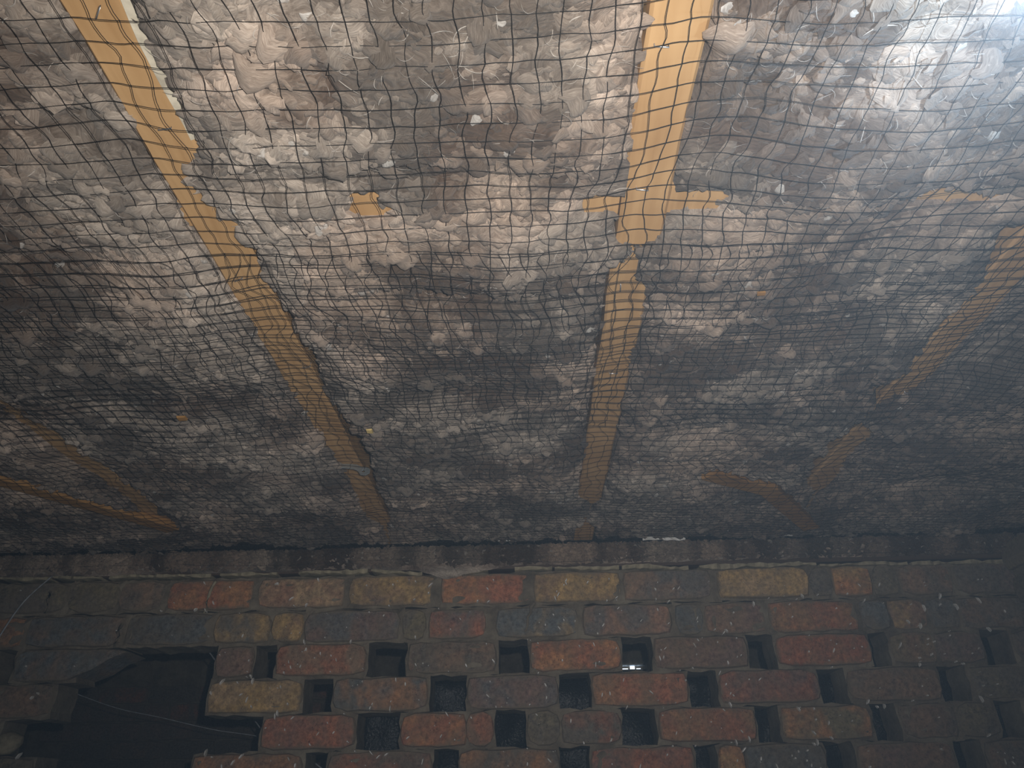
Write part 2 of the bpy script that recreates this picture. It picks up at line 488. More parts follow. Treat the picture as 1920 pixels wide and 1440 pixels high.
# courses below the frame, down to the soil
for r in range(6):
    z1 = 0.022 - r * 0.0755; z0 = z1 - 0.065
    z0 = max(z0, -CAMZ)
    x = -1.45 + (0.14 if r % 2 else 0)
    while x < 1.5:
        if not (r < 1 and -1.1 < x < -0.75):
            c = random.choice([BRN, RED, DRK, ORA, PUR])
            add_brick(WALL, x, x + 0.212, CAMZ + z0, CAMZ + z1, WY, WY + TH, c, DRK, 0.02)
            add_mortar(x - .005, x + .217, CAMZ + z0 - .0055, CAMZ + z1 + .0055, WY + .0050, WY + TH - .004)
        x += 0.285
o = mesh('mortar', mv, mf, MORTAR, WALL)
# mortar lump at the broken left edge
def lump(name, c, r, mat, parent, seed=0, smooth=True):
    import bmesh
    bm = bmesh.new(); bmesh.ops.create_icosphere(bm, subdivisions=2, radius=1.0)
    R_ = random.Random(seed)
    for v in bm.verts:
        k = 1 + R_.uniform(-.16, .16)
        v.co = Vector((v.co.x * r[0] * k, v.co.y * r[1] * k, v.co.z * r[2] * k)) + Vector(c)
    me = bpy.data.meshes.new(name); bm.to_mesh(me); bm.free()
    if smooth: me.shade_smooth()
    me.materials.append(mat)
    o_ = bpy.data.objects.new(name, me); C.objects.link(o_); o_.parent = parent
    return o_
xx, zz = on_wall(2, 1392)
lump('mortar_lump', (xx, WY + .03, zz), (.026, .03, .026), PALEMORTAR, WALL, 3)

# pale mortar bed along the wall head, broken into pieces
bed_y = {0: 1082, 300: 1078, 500: 1074, 700: 1068, 840: 1080, 900: 1066, 1000: 1064, 1150: 1060, 1300: 1062, 1520: 1056, 1700: 1056, 1920: 1056}
xs_ = [(-60, 95), (100, 190), (205, 395), (412, 520), (560, 690), (696, 792), (872, 915), (965, 1035), (1040, 1160), (1166, 1290), (1310, 1530), (1536, 1700), (1710, 1900)]
for (a, b_) in xs_:
    n = max(3, (b_ - a) // 8)
    V, Fc = [], []
    for i in range(n + 1):
        px = a + (b_ - a) * i / n
        X, Z = on_wall(px, float(np.interp(px, list(bed_y), list(bed_y.values()))))
        t = 0.0036 + .004 * float(fbm(np.array(px * .045), np.array(a * 1.), 400, 3)) + random.uniform(-.0005, .0008); yy = WY - random.uniform(-.002, .007)
        zc = Z - 0.003 + .004 * float(fbm(np.array(px * .02), np.array(a * 1.), 410, 2))
        zc = max(zc, CAMZ + .4825)
        V += [(X, yy, zc - t), (X, yy + .001, zc + t), (X, WY + TH, zc + t), (X, WY + TH, zc - t)]
        if i:
            p = (i - 1) * 4; q = i * 4
            for k in range(4):
                Fc.append((p + k, q + k, q + (k + 1) % 4, p + (k + 1) % 4)[::-1])
    Fc.append((0, 1, 2, 3)); q = n * 4; Fc.append((q + 3, q + 2, q + 1, q))
    mesh('mortar_bed', V, Fc, PALEMORTAR, WALL)

# drips and smears of mortar, white flecks on the brick faces
V, Fc = [], []
for k in range(560):
    px = random.uniform(300, 1900) if k % 5 else random.uniform(0, 1900); py = random.uniform(1085, 1440)
    row = next((q for q in ROWS if abs(q[0] - py) < 33), None)
    if row is None or not any(a + 3 < px < b_ - 3 for (a, b_, *_r) in row[3]): continue
    X, Z = on_wall(px, py)
    L = random.choice([.0010, .0015, .002, .0035, .005]) * random.uniform(.7, 1.3); W_ = min(L, .0017) * random.uniform(.5, .9)
    an = random.uniform(.6, 2.4)
    b0 = len(V)
    for q in range(6):
        t = q * PI / 3
        u, v_ = L * math.cos(t), W_ * math.sin(t)
        V.append((X + u * math.cos(an) - v_ * math.sin(an), WY - .0035, Z + u * math.sin(an) + v_ * math.cos(an)))
    for q in range(6):
        x_, y_, z_ = V[b0 + q]; V.append(((x_ - X) * 1.5 + X, WY + .006, (z_ - Z) * 1.5 + Z))
    Fc.append(tuple(range(b0, b0 + 6)))
    for q in range(6):
        Fc.append((b0 + (q + 1) % 6, b0 + q, b0 + 6 + q, b0 + 6 + (q + 1) % 6))
o = mesh('mortar_flecks', V, Fc, FLECK_GLINT, WALL); tag(o, kind='stuff')


def tube(name, pts, r, mat, parent=None, n=6, rr=None):
    V, Fc = [], []
    P = [Vector(p) for p in pts]
    for i, p in enumerate(P):
        d = (P[min(i + 1, len(P) - 1)] - P[max(i - 1, 0)]).normalized()
        a = d.cross(Vector((0, 0, 1)));
        if a.length < .05: a = d.cross(Vector((1, 0, 0)))
        a.normalize(); b = d.cross(a)
        R_ = rr[i] if rr else r
        for k in range(n):
            t = 2 * PI * k / n
            V.append(p + a * math.cos(t) * R_ + b * math.sin(t) * R_)
    for i in range(len(P) - 1):
        for k in range(n):
            Fc.append((i * n + k, i * n + (k + 1) % n, (i + 1) * n + (k + 1) % n, (i + 1) * n + k))
    Fc.append(tuple(range(n))[::-1]); Fc.append(tuple(range((len(P) - 1) * n, len(P) * n)))
    return mesh(name, V, Fc, mat, parent, True)


# runs of mortar down the top courses
for (px, py, ln) in ((402, 1090, 60), (95, 1110, 40), (228, 1170, 45), (1000, 1130, 55)):
    pts = []; rr = []
    for i in range(7):
        X, Z = on_wall(px + random.uniform(-3, 3) - i * ln * .05, py + ln * i / 6)
        pts.append((X, WY - .001, Z)); rr.append(.0045 * (1 - .09 * i) * random.uniform(.8, 1.2))
    tube('mortar_run', pts, .004, MORTAR if px != 402 else PALEMORTAR, WALL, 6, rr)

# ------------------------------------------------------------------ wall plate and what lies behind the wall
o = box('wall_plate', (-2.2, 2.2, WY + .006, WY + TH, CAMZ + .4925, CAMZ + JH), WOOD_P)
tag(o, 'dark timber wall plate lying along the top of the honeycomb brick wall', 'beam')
# rear wall of the void
RW = bpy.data.objects.new('wall_rear', None); C.objects.link(RW); tag(RW, kind='structure')
mesh('mortar', *box_vf(-2.2, 2.2, 3.612, 3.7, 0, 1.12), MORTAR, RW)
for r in range(9):
    x = -2.15 + (.11 if r % 2 else 0)
    z = .26 + r * .075
    while x < -.35:
        add_brick(RW, x, x + .215, z, z + .065, 3.6, 3.68, random.choice([BRN, RED, PUR, DRK]), DRK, .04)
        x += .225
# crumpled polythene behind the holes
nx, nz = 110, 36
gx, gz = np.meshgrid(np.linspace(-.42, 1.6, nx), np.linspace(0, 1, nz))
top = .262 + .010 * fbm(gx * 5, gx * 0, 4) - .04 * (gx < -.3)
Z_ = CAMZ + gz * (top + CAMZ) - CAMZ
Y_ = 2.02 + .05 * fbm(gx * 6, gz * 3, 31, 4) + .03 * (1 - gz) + .035 * np.abs(fbm(gx * 16, gz * 9, 36, 3)) + .02 * np.abs(fbm(gx * 40, gz * 22, 39, 2))
Vv = np.stack([gx, Y_, Z_], -1).reshape(-1, 3)
ii = (np.arange(nz - 1)[:, None] * nx + np.arange(nx - 1)[None]).ravel()
o = fast_mesh('polythene_sheet', Vv, np.stack([ii, ii + 1, ii + nx + 1, ii + nx], -1), 4, POLY)
o.modifiers.new('t', 'SOLIDIFY').thickness = .0006
tag(o, 'crumpled shiny black polythene sheet standing behind the holes of the honeycomb wall', 'plastic sheet')
# glowing bars added beyond, standing in for a glint on the polythene
EM = bpy.data.materials.new('daylight'); EM.use_nodes = True
b_ = EM.node_tree.nodes['Principled BSDF']; b_.inputs['Emission Color'].default_value = (.75, .85, 1, 1); b_.inputs['Emission Strength'].default_value = 2.2
glint = bpy.data.objects.new('air_vent', None); C.objects.link(glint)
r = ray(1188, 1251); r = r * (3.56 / r.y)
glint.location = (r.x, 3.56, r.z + CAMZ)
tag(glint, 'small air vent with a chink of daylight, seen through a hole in the wall', 'vent')
v, f = box_vf(-.055, .055, .0, .04, -.013, -.008); v2, f2 = box_vf(-.055, .055, .0, .04, .009, .014)
mesh('frame', v + v2, f + [tuple(i + 8 for i in q) for q in f2], ZINC, glint)
for k, (a, b2) in enumerate(((-.048, -.022), (-.012, .008), (.016, .034))):
    V_ = box_vf(a, b2, .028, .034, -.007, -.001 if k != 1 else .008)
    mesh('slot', V_[0], V_[1], EM, glint)

# cables
def px3(x, y, d):
    r = ray(x, y); r = r * (d / r.y); return Vector((r.x, r.y, r.z + CAMZ))
def cable(pts, r, label):
    P = [px3(*p) for p in pts]
    # Catmull-Rom
    Q = []
    for i in range(len(P) - 1):
        p0 = P[max(i - 1, 0)]; p1 = P[i]; p2 = P[i + 1]; p3 = P[min(i + 2, len(P) - 1)]
        for k in range(6):
            t = k / 6
            Q.append(.5 * ((2 * p1) + (p2 - p0) * t + (2 * p0 - 5 * p1 + 4 * p2 - p3) * t * t + (3 * p1 - p0 - 3 * p2 + p3) * t ** 3))
    Q.append(P[-1])
    o_ = tube('cable', Q, r, CABLE); tag(o_, label, 'cable')
    return o_
cable([(-40, 1260, 1.68), (0, 1192, 1.70), (45, 1128, 1.74), (98, 1080, 1.80)], .0016, 'thin pale cable curving down the far left of the brick wall from its top edge')
cable([(380, 1205, 1.935), (392, 1222, 1.96), (420, 1262, 2.05), (500, 1380, 2.2), (560, 1410, 2.05), (605, 1442, 2.0), (640, 1470, 1.98)], .0017, 'pale cable slanting behind the wall, seen at the corner of the large gap')
cable([(60, 1270, 2.0), (130, 1296, 2.1), (220, 1328, 2.25), (300, 1345, 2.35), (400, 1368, 2.4), (480, 1380, 2.45), (560, 1400, 2.5)], .0011, 'faint grey cable running across the dark inside of the large gap')
cable([(1562, 1380, 1.95), (1574, 1402, 1.96), (1590, 1442, 1.98), (1600, 1470, 2.0)], .0016, 'thin cable showing in a hole at the bottom right of the brick wall')

# ------------------------------------------------------------------ joists
Z0 = CAMZ + JH
JX = [-1.71, -1.255, -.785, -.325, .1315, .583, 1.035, 1.49]
JLAB = ['', 'pale softwood floor joist at the far left edge, mostly buried in wool', 'dull orange floor joist left of the large gap, dipping to the dark left corner',
        'long orange floor joist running from the top left down the ceiling, pale strip beside it',
        'straight tan floor joist right of centre, brightest at the top of the picture', 'brown floor joist slanting up to the right edge of the picture',
        'floor joist in the dark right corner, hidden by wool', '']
JO = {}
for i, x in enumerate(JX):
    if i in (0, 7): continue
    import bmesh
    v, f = [], []
    ny = 30
    for k in range(ny + 1):
        y = .02 + (WY + TH - .02) * k / ny
        dx = .0012 * math.sin(k * 1.7 + i); ch = .003
        pr = [(-.025 + ch, 0), (.025 - ch, 0), (.025, ch), (.025, .122), (-.025, .122), (-.025, ch)]
        for (px_, pz_) in pr: v.append((x + px_ + dx, y, Z0 + pz_ + (.0008 * math.sin(k * 2.3) if pz_ < .05 else 0)))
    for k in range(ny):
        for q in range(6):
            a = k * 6 + q; b2 = k * 6 + (q + 1) % 6
            f.append((a, b2, b2 + 6, a + 6))
    f.append(tuple(range(6))[::-1]); f.append(tuple(range(ny * 6, ny * 6 + 6)))
    o = mesh('floor_joist', v, [q[::-1] for q in f], WOOD)
    tag(o, JLAB[i], 'joist', 'floor joists'); JO[i] = o
for i, (px, py, an) in ((4, (1240, 83, .1)), (4, (1204, 352, .15)), (3, (310, 238, -.1)), (3, (448, 521, -.5)), (4, (1163, 537, 1.5)), (4, (1150, 697, .05)), (3, (575, 685, -.3)),
                        (5, (1700, 735, .6)), (3, (185, 20, -.9))):
    X, Y = on_ceiling(px, py)
    ca, sa = math.cos(an), math.sin(an)
    pts = [(X - .006 * ca, Y - .006 * sa, Z0 + .004), (X - .006 * ca, Y - .006 * sa, Z0 - .003), (X + .006 * ca, Y + .006 * sa, Z0 - .003), (X + .006 * ca, Y + .006 * sa, Z0 + .004)]
    tube('staple', pts, .0008, STEEL, JO[i], 5)

NY0, NY1 = .592, .630
for i in range(1, 6):
    o = box('noggin', (JX[i] + .026, JX[i + 1] - .026, NY0, NY1, Z0 + .004, Z0 + .11), WOOD)
    tag(o, ['', 'timber noggin buried in wool near the far left', 'timber noggin buried in wool left of the long orange joist',
            'timber noggin between the two bright joists, a small orange corner showing', 'timber noggin just right of the straight tan joist, a pale end showing',
            'timber noggin in the bay at the right edge, hidden behind wool'][i], 'noggin', 'noggins between the joists')

STRUTS = [((-1.225, 1.215), (-.975, 1.288), (-.79, 1.567), (-.775, 1.60)), ((.345, 1.350), (.483, 1.443), (.645, 1.690))]
for k, P in enumerate(STRUTS):
    # short boards nailed end to end along the line
    v, f = [], []
    for i, (x, y) in enumerate(P):
        a = P[max(i - 1, 0)]; b2 = P[min(i + 1, len(P) - 1)]
        d = Vector((b2[0] - a[0], b2[1] - a[1])).normalized(); nrm = Vector((-d.y, d.x)) * .019
        for s, zz in ((1, 0), (-1, 0), (-1, .03), (1, .03)): v.append((x + s * nrm.x, y + s * nrm.y, Z0 - .015 + zz))
        if i:
            for q in range(4): f.append(((i - 1) * 4 + q, (i - 1) * 4 + (q + 1) % 4, i * 4 + (q + 1) % 4, i * 4 + q))
    f.append((3, 2, 1, 0)); n = (len(P) - 1) * 4; f.append((n, n + 1, n + 2, n + 3))
    o = mesh('diagonal_strut', v, f, WOOD_B)
    tag(o, ['orange diagonal strut in the dark left corner above the brick wall', 'orange diagonal strut between joists above the right end of the brick wall'][k], 'strut', 'diagonal struts')

# ------------------------------------------------------------------ wool
def edge_tab(rows, side):
    P = sorted([(on_ceiling(r[1 + side], r[0])[1], on_ceiling(r[1 + side], r[0])[0]) for r in rows])
    return np.array([p[0] for p in P]), np.array([p[1] for p in P])


LJ = [(-60, 70, 195), (0, 108, 231), (60, 142, 257), (108, 170, 278), (150, 190, 298), (181, 231, 318), (235, 249, 350), (270, 274, 365), (307, 289, 347), (343, 307, 350), (380, 336, 394), (415, 357, 433),
      (447, 368, 448), (470, 394, 480), (520, 415, 487), (539, 432, 505), (597, 472, 548), (655, 498, 579), (687, 521, 595), (733, 552, 607), (792, 590, 652), (842, 620, 690),
      (870, 642, 697), (910, 662, 706), (967, 690, 732), (985, 722, 722), (1030, 740, 730)]
RJ = [(-60, 1225, 1362), (0, 1215, 1345), (108, 1205, 1327), (180, 1198, 1300), (253, 1189, 1276), (314, 1184, 1268), (361, 1178, 1264), (400, 1160, 1255), (430, 1157, 1238), (451, 1158, 1215), (458, 1195, 1190),
      (478, 1190, 1180), (484, 1146, 1187), (515, 1143, 1190), (530, 1138, 1204), (545, 1138, 1206), (565, 1132, 1206), (617, 1126, 1196), (655, 1118, 1184), (694, 1112, 1175), (778, 1103, 1163), (850, 1093, 1149), (928, 1087, 1134), (945, 1112, 1105), (975, 1100, 1095), (990, 1080, 1116), (1030, 1080, 1116)]
FR = [(400, 1900, 1990), (531, 1838, 1916), (600, 1775, 1850), (683, 1706, 1770), (733, 1620, 1700), (750, 1650, 1650), (790, 1610, 1610), (803, 1580, 1640), (858, 1530, 1583), (904, 1513, 1560), (925, 1530, 1525), (1010, 1480, 1475)]
LL = [(700, -60, -30), (741, -20, 2), (807, 66, 100), (850, 120, 165), (893, 190, 235), (940, 250, 285), (985, 290, 330), (1000, 330, 320), (1030, 350, 340)]
TAB = {3: LJ, 4: RJ, 5: FR, 2: LL}


def visible_edges(i, Y):
    """left and right edge of the strip of joist i that the wool leaves bare"""
    wob = .006 * fbm(Y * 22, Y * 0 + i * 9.1, 50 + i, 3); wob2 = .006 * fbm(Y * 22, Y * 0 - i * 7.3, 70 + i, 3)
    l = JX[i] - .022 + wob; r = JX[i] + .022 + wob2
    if i in TAB:
        ys, xs = edge_tab(TAB[i], 0); ys2, xs2 = edge_tab(TAB[i], 1)
        l2 = np.interp(Y, ys, xs); r2 = np.interp(Y, ys2, xs2)
        lo = ys[0]
        l = np.where(Y > lo, l2 + wob * .35, l); r = np.where(Y > lo, r2 + wob2 * .35, r)
    elif i in (1, 6):
        l = l + .03 * np.clip(vnoise(Y * 6, Y * 0, 3) * 2 - .6, 0, 1) + .02; r = r - .02
    return l, r


def seg_dist(X, Y, P):
    best = np.full(np.shape(X), 9.)
    for (ax, ay), (bx, by) in zip(P[:-1], P[1:]):
        dx, dy = bx - ax, by - ay
        t = np.clip(((X - ax) * dx + (Y - ay) * dy) / (dx * dx + dy * dy), 0, 1)
        best = np.minimum(best, np.hypot(X - ax - t * dx, Y - ay - t * dy))
    return best


WINDOWS = [(-.170, -.146, .586, .618), (.068, .125, .603, .624), (.145, .208, .598, .622), (.405, .500, .604, .619)]


def strip_dist(X, Y):
    """signed distance outwards from bare strips (negative: bare)"""
    e = np.full(np.shape(X), 9.)
    for i in range(1, 7):
        l, r = visible_edges(i, Y)
        c = (l + r) / 2; h = (r - l) / 2
        e = np.minimum(e, np.abs(X - c) - np.maximum(h, -.05))
    jit = .003 * fbm(X * 90, Y * 90, 88, 2)
    e = e + jit
    for (x0, x1, y0, y1) in WINDOWS:
        e = np.minimum(e, np.maximum(np.maximum(x0 - X, X - x1), np.maximum(y0 - Y, Y - y1)) + jit)
    e = np.minimum(e, seg_dist(X, Y, [(-.990, 1.284), (-.79, 1.567)]) - .018 + jit)
    e = np.minimum(e, seg_dist(X, Y, [(.358, 1.358), (.483, 1.443), (.56, 1.56)]) - .018 + jit)
    return e


def macro(X, Y):
    """large swelling of the wool held by the net, metres below joist level"""
    m = .009 * fbm(X * 5.5 + 3, Y * 7 + 1, 12, 2) + .008 * fbm(X * 15, Y * 17, 21, 2)
    # hollows
    def hol(px, py, rx, ry, d):
        hx, hy = on_ceiling(px, py)
        return -d * np.exp(-((X - hx) / rx) ** 2 - ((Y - hy) / ry) ** 2)
    m = m + hol(1400, 200, .055, .06, .030) + hol(720, 330, .08, .025, .020) + hol(180, 240, .05, .03, .024) + hol(480, 330, .06, .03, .016)
    m = m + hol(820, 545, .14, .018, .022) + hol(1520, 600, .10, .03, .018) + hol(60, 480, .14, .03, .022) + hol(1290, 800, .05, .05, .02) + hol(300, 740, .2, .03, .018)
    m = m + hol(850, 730, .16, .03, .018) + hol(1750, 900, .2, .10, .03) + hol(1700, 560, .05, .05, .02) + hol(800, 950, .2, .05, .012) + hol(1860, 640, .06, .1, .05)
    m = m - hol(1080, 220, .07, .05, .014) - hol(860, 610, .13, .04, .014) - hol(650, 60, .1, .05, .01) - hol(1700, 270, .09, .05, .016)
    return m - .012 * np.clip((Y - 1.45) / .3, 0, 1)


def wool_down(X, Y, e):
    edge = .012 * (1 - np.exp(-np.clip(e, 0, 1) / .022)) * (1 - .6 * np.clip((Y - 1.5) / .25, 0, 1)) - .004 * np.exp(-np.clip(e, 0, 1) / .01)
    k = np.clip(e / .05, 0.15, 1)
    return edge + macro(X, Y) * np.clip(e / .04, 0, 1)


def wool_fine(X, Y, e):
    wx = X + .012 * fbm(X * 30, Y * 30, 90, 2); wy = Y + .012 * fbm(X * 30, Y * 30, 95, 2)
    k = np.clip(e / .03, .25, 1)
    return k * (.011 * puff(wx / .052, wy / .040, 5) + .0065 * puff(wx / .022, wy / .016, 6) + .003 * puff(wx / .0105, wy / .008, 7) - .012)


def wool_colour(X, Y, n, base=.0):
    a = fbm(X * 9, Y * 11, 101, 3); b2 = fbm(X * 40, Y * 45, 111, 2); c3 = fbm(X * 6 + 40, Y * 7, 121, 2)
    t = np.clip(.46 + .85 * a + .40 * b2 + base, 0, 1)[:, None]
    dark = np.array([.100, .070, .053]); lite = np.array([.56, .455, .375])
    col = dark * (1 - t) + lite * t
    cool = np.array([.38, .37, .33]); warm = np.array([.43, .335, .26])
    u = np.clip(c3 * 1.2, 0, .3)[:, None]; u2 = np.clip(-c3 * 1.4, 0, .45)[:, None]
    col = col * (1 - u) + cool * u * (.5 + t); col = col * (1 - u2) + warm * u2 * (.35 + t)
    return col


def tufts(name, parent, x, y, e, L, W, nu, nv, bright, curl, tilt=.35):
    n = len(x)
    t = np.linspace(-1, 1, nu)[None, :, None]; s = np.linspace(-1, 1, nv)[None, None, :]
    L = L[:, None, None]; W = W[:, None, None]
    prof = np.clip(1 - np.abs(t) ** 3.0, 0.03, 1) ** .5
    skew = rng.uniform(-.3, .3, n)[:, None, None]
    prof = prof * (1 + skew * t)
    bend = (rng.uniform(-1, 1, n) * curl)[:, None, None]; sink = rng.uniform(.10, .45, n)[:, None, None]
    dome = rng.uniform(.25, .55, n)[:, None, None]
    wav = rng.uniform(0, 6.28, n)[:, None, None]
    lx = L / 2 * t + 0 * s
    ly = W / 2 * s * prof + bend * L * (t ** 2 - .4) + .08 * W * np.sin(t * 4 + wav)
    lz = dome * W / 2 * (1 - s ** 2) * prof - sink * L / 2 * t ** 2 + .10 * W * np.sin(t * 5 + wav * 2 + s * 2)
    ang = rng.normal(0, .75, n) + (rng.random(n) < .25) * rng.uniform(0, PI, n)
    ca, sa = np.cos(ang)[:, None, None], np.sin(ang)[:, None, None]
    tx = rng.normal(0, tilt, n)[:, None, None]; ty = rng.normal(0, tilt, n)[:, None, None]
    gx_ = ca * lx - sa * ly; gy_ = sa * lx + ca * ly
    lz = lz * np.where(y > .66, 1.25, 1.0)[:, None, None]
    down = lz + tx * gx_ + ty * gy_
    d = wool_down(x, y, e) + wool_fine(x, y, e)
    off = rng.uniform(-.45, .16, n) * W[:, 0, 0]
    X = x[:, None, None] + gx_; Y = y[:, None, None] + gy_
    Z = Z0 - (d + off)[:, None, None] - down
    V = np.stack([X, Y, Z], -1).reshape(-1, 3)
    col = wool_colour(x, y, n, bright) * rng.uniform(.78, 1.22, n)[:, None]
    wh = (rng.random(n) < .04) & (L[:, 0, 0] < .018)
    col[wh] = col[wh] * .4 + np.array([.40, .39, .37])
    Cc = np.concatenate([col, np.ones((n, 1))], 1)
    Cc = np.repeat(Cc, nu * nv, 0)
    sd = rng.uniform(0, 500, n)[:, None, None]
    tuv = np.stack([lx * 90 + sd, (W / 2 * s + 0 * t) * 620 + sd * .7, sd + 0 * lx], -1).reshape(-1, 3)
    q = (np.arange(nu - 1)[:, None] * nv + np.arange(nv - 1)[None]).ravel()
    q = np.stack([q, q + 1, q + nv + 1, q + nv], -1)
    Fa = (q[None] + (np.arange(n) * nu * nv)[:, None, None]).reshape(-1, 4)
    return V, Fa, Cc, tuv


def inview(X, Y, m=0.0):
    return np.abs(X) < .30 + .60 * Y + m


SPLIT = .612
BAYS = [('in the far left corner', -1.71, -1.255), ('left of the dull orange joist', -1.255, -.785), ('left of the long orange joist', -.785, -.325),
        ('between long orange and straight tan joists', -.325, .1315), ('right of the straight tan joist', .1315, .583),
        ('right of the brown slanting joist', .583, 1.035), ('in the far right corner', 1.035, 1.49)]
NEARFAR = [(.16, SPLIT, 'at picture top', .0042), (SPLIT, 1.775, 'down to the wall', .0050)]
total = 0
for bi, (where, xa, xb) in enumerate(BAYS):
    for (ya, yb, yl, step) in NEARFAR:
        if ya < .5 and bi in (0, 6): continue
        xa_, xb_ = xa - .025, xb + .025
        nx = int((xb_ - xa_) / step); ny = int((yb - ya) / step)
        gx, gy = np.meshgrid(np.linspace(xa_, xb_, nx), np.linspace(ya, yb, ny))
        X, Y = gx.ravel(), gy.ravel()
        e = strip_dist(X, Y)
        mid_l = visible_edges(bi, Y) if 1 <= bi <= 6 else (None, None)
        mid_r = visible_edges(bi + 1, Y) if bi + 1 <= 6 else (None, None)
        inb = np.ones(len(X), bool)
        if mid_l[0] is not None: inb &= X > (mid_l[0] + mid_l[1]) / 2
        if mid_r[0] is not None: inb &= X < (mid_r[0] + mid_r[1]) / 2
        d = wool_down(X, Y, e) + wool_fine(X, Y, e)
        seam = np.minimum(np.abs(Y - SPLIT), 1)
        d = d - .010 * np.exp(-(seam / .008) ** 2)
        # wool over a joist rests below its underside; at bare places it tucks up beside the joist
        d = np.where(e < .002, -.020, d)
        over = np.zeros(len(X), bool)
        for i in range(1, 7): over |= np.abs(X - JX[i]) < .026
        d = np.where(over & (e > .002), np.maximum(d, .0015), d)
        Vb = np.stack([X, Y, Z0 - d], -1)
        keep = ((e > -.004) & inb).reshape(ny, nx)
        kf = keep[:-1, :-1] & keep[1:, :-1] & keep[:-1, 1:] & keep[1:, 1:]
        jj, ii = np.nonzero(kf)
        a = jj * nx + ii
        Fq = np.stack([a, a + nx, a + nx + 1, a + 1], -1)
        used, inv = np.unique(Fq.ravel(), return_inverse=True)
        Fq = inv.reshape(-1, 4); Vu = Vb[used]
        col = wool_colour(X[used], Y[used], len(used), -.28)  # batt coloured darker to put shade into the crevices between locks
        o = fast_mesh('wool_batt', Vu, Fq, 4, WOOL, None, True, {'Col': ('FLOAT_COLOR', np.concatenate([col, np.ones((len(col), 1))], 1))})
        tag(o, 'grey-brown wool batt ' + where + ', ' + yl, 'insulation', 'wool insulation between the joists')
        total += len(Fq) * 2
        # locks of wool
        area = (xb - xa) * (yb - ya)
        parts = []
        for (dens, L0, L1, wr, nu, nv, br, cu, tl) in ((700, .026, .046, .62, 8, 6, .0, .24, .16), (4200, .018, .032, .70, 7, 5, .0, .28, .26), (7000, .009, .016, .75, 6, 4, .02, .35, .35)):
            n = int(dens * area)
            x = rng.uniform(xa_, xb_, n); y = rng.uniform(ya, yb, n)
            ok = inview(x, y, .12) | (rng.random(n) < .12)
            x, y = x[ok], y[ok]
            ee = strip_dist(x, y)
            L = rng.uniform(L0, L1, len(x))
            li = visible_edges(bi, y) if 1 <= bi <= 6 else None; ri = visible_edges(bi + 1, y) if bi + 1 <= 6 else None
            ok = ee > L * .30
            if li is not None: ok &= x > (li[0] + li[1]) / 2
            if ri is not None: ok &= x < (ri[0] + ri[1]) / 2
            x, y, ee, L = x[ok], y[ok], ee[ok], L[ok]
            if not len(x): continue
            parts.append(tufts('', None, x, y, ee, L, L * wr * rng.uniform(.7, 1.2, len(x)), nu, nv, br, cu, tl))
        off = 0; Vs, Fs, Cs, Ts = [], [], [], []
        for (V_, F_, C_, T_) in parts:
            Vs.append(V_); Fs.append(F_ + off); Cs.append(C_); Ts.append(T_); off += len(V_)
        ot = fast_mesh('wool_locks', np.concatenate(Vs), np.concatenate(Fs), 4, TUFT, o, True,
                       {'Col': ('FLOAT_COLOR', np.concatenate(Cs)), 'tuv': ('FLOAT_VECTOR', np.concatenate(Ts))})
        tag(ot, kind='stuff'); total += sum(len(f_) for f_ in Fs) * 2
        # loose curled fibres: thin flat ribbons
        n = int(2300 * area)
        x = rng.uniform(xa_, xb_, n); y = rng.uniform(ya, yb, n); ee = strip_dist(x, y)
        ok = (ee > .003) & inview(x, y, .1)
        x, y, ee = x[ok], y[ok], ee[ok]; n = len(x)
        if n > 3:
            L = rng.uniform(.008, .026, n); Wd = rng.uniform(.0003, .0010, n)
            V_, F_, C_, T_ = tufts('', None, x, y, ee, L, Wd, 8, 2, .25, .32, .15)
            V_[:, 2] -= .004
            C_[:, :3] = C_[:, :3] * .6 + np.array([.26, .255, .24])
            of = fast_mesh('loose_fibres', V_, F_, 4, TUFT, o, True, {'Col': ('FLOAT_COLOR', C_), 'tuv': ('FLOAT_VECTOR', T_)})
            tag(of, kind='stuff'); total += len(F_) * 2
print('WOOL TRIS', total)

# roll of wool along the wall plate, below the black gap
nx, nv_ = 760, 26
u = np.linspace(-1.5, 1.45, nx); th = np.linspace(0, 1, nv_)
gu, gt = np.meshgrid(u, th)
zt = Z0 - .004; 
sag = np.interp(gu, [on_wall(p, 1066)[0] for p in (0, 300, 500, 700, 790, 840, 880, 960, 1300, 1500, 1920)], [.494, .492, .491, .494, .484, .466, .476, .4935, .494, .496, .50]) + CAMZ + .004 * fbm(gu * 18, gu * 0, 66, 3)
prof_z = zt + (sag - zt) * gt
prof_y = WY - .004 - .026 * np.sin(PI * np.clip(gt, 0.02, .98)) ** .5 - .010 * (puff(gu / .03, gt / .9, 61) - .5) - .004 * puff(gu / .012, gt / .3, 62)
prof_y += .006 * fbm(gu * 4, gt * 2, 65, 2)
X, Y, Z = gu.ravel(), prof_y.ravel(), prof_z.ravel()
col = wool_colour(X, Z * 3, len(X), -.05)
ii = (np.arange(nv_ - 1)[:, None] * nx + np.arange(nx - 1)[None]).ravel()
ROLL_O = fast_mesh('wool_roll', np.stack([X, Y, Z], -1), np.stack([ii, ii + nx, ii + nx + 1, ii + 1], -1), 4, WOOL, None, True, {'Col': ('FLOAT_COLOR', np.concatenate([col, np.ones((len(col), 1))], 1))})
tag(ROLL_O, 'long thin roll of brown wool stuffed along the top of the brick wall', 'insulation')
n = 5200
xr = rng.uniform(-1.45, 1.4, n); tr = rng.uniform(.04, .97, n)
zr = Z0 - .004 + (-.047) * tr; yr = WY - .021 - .024 * np.sin(PI * tr) ** .5
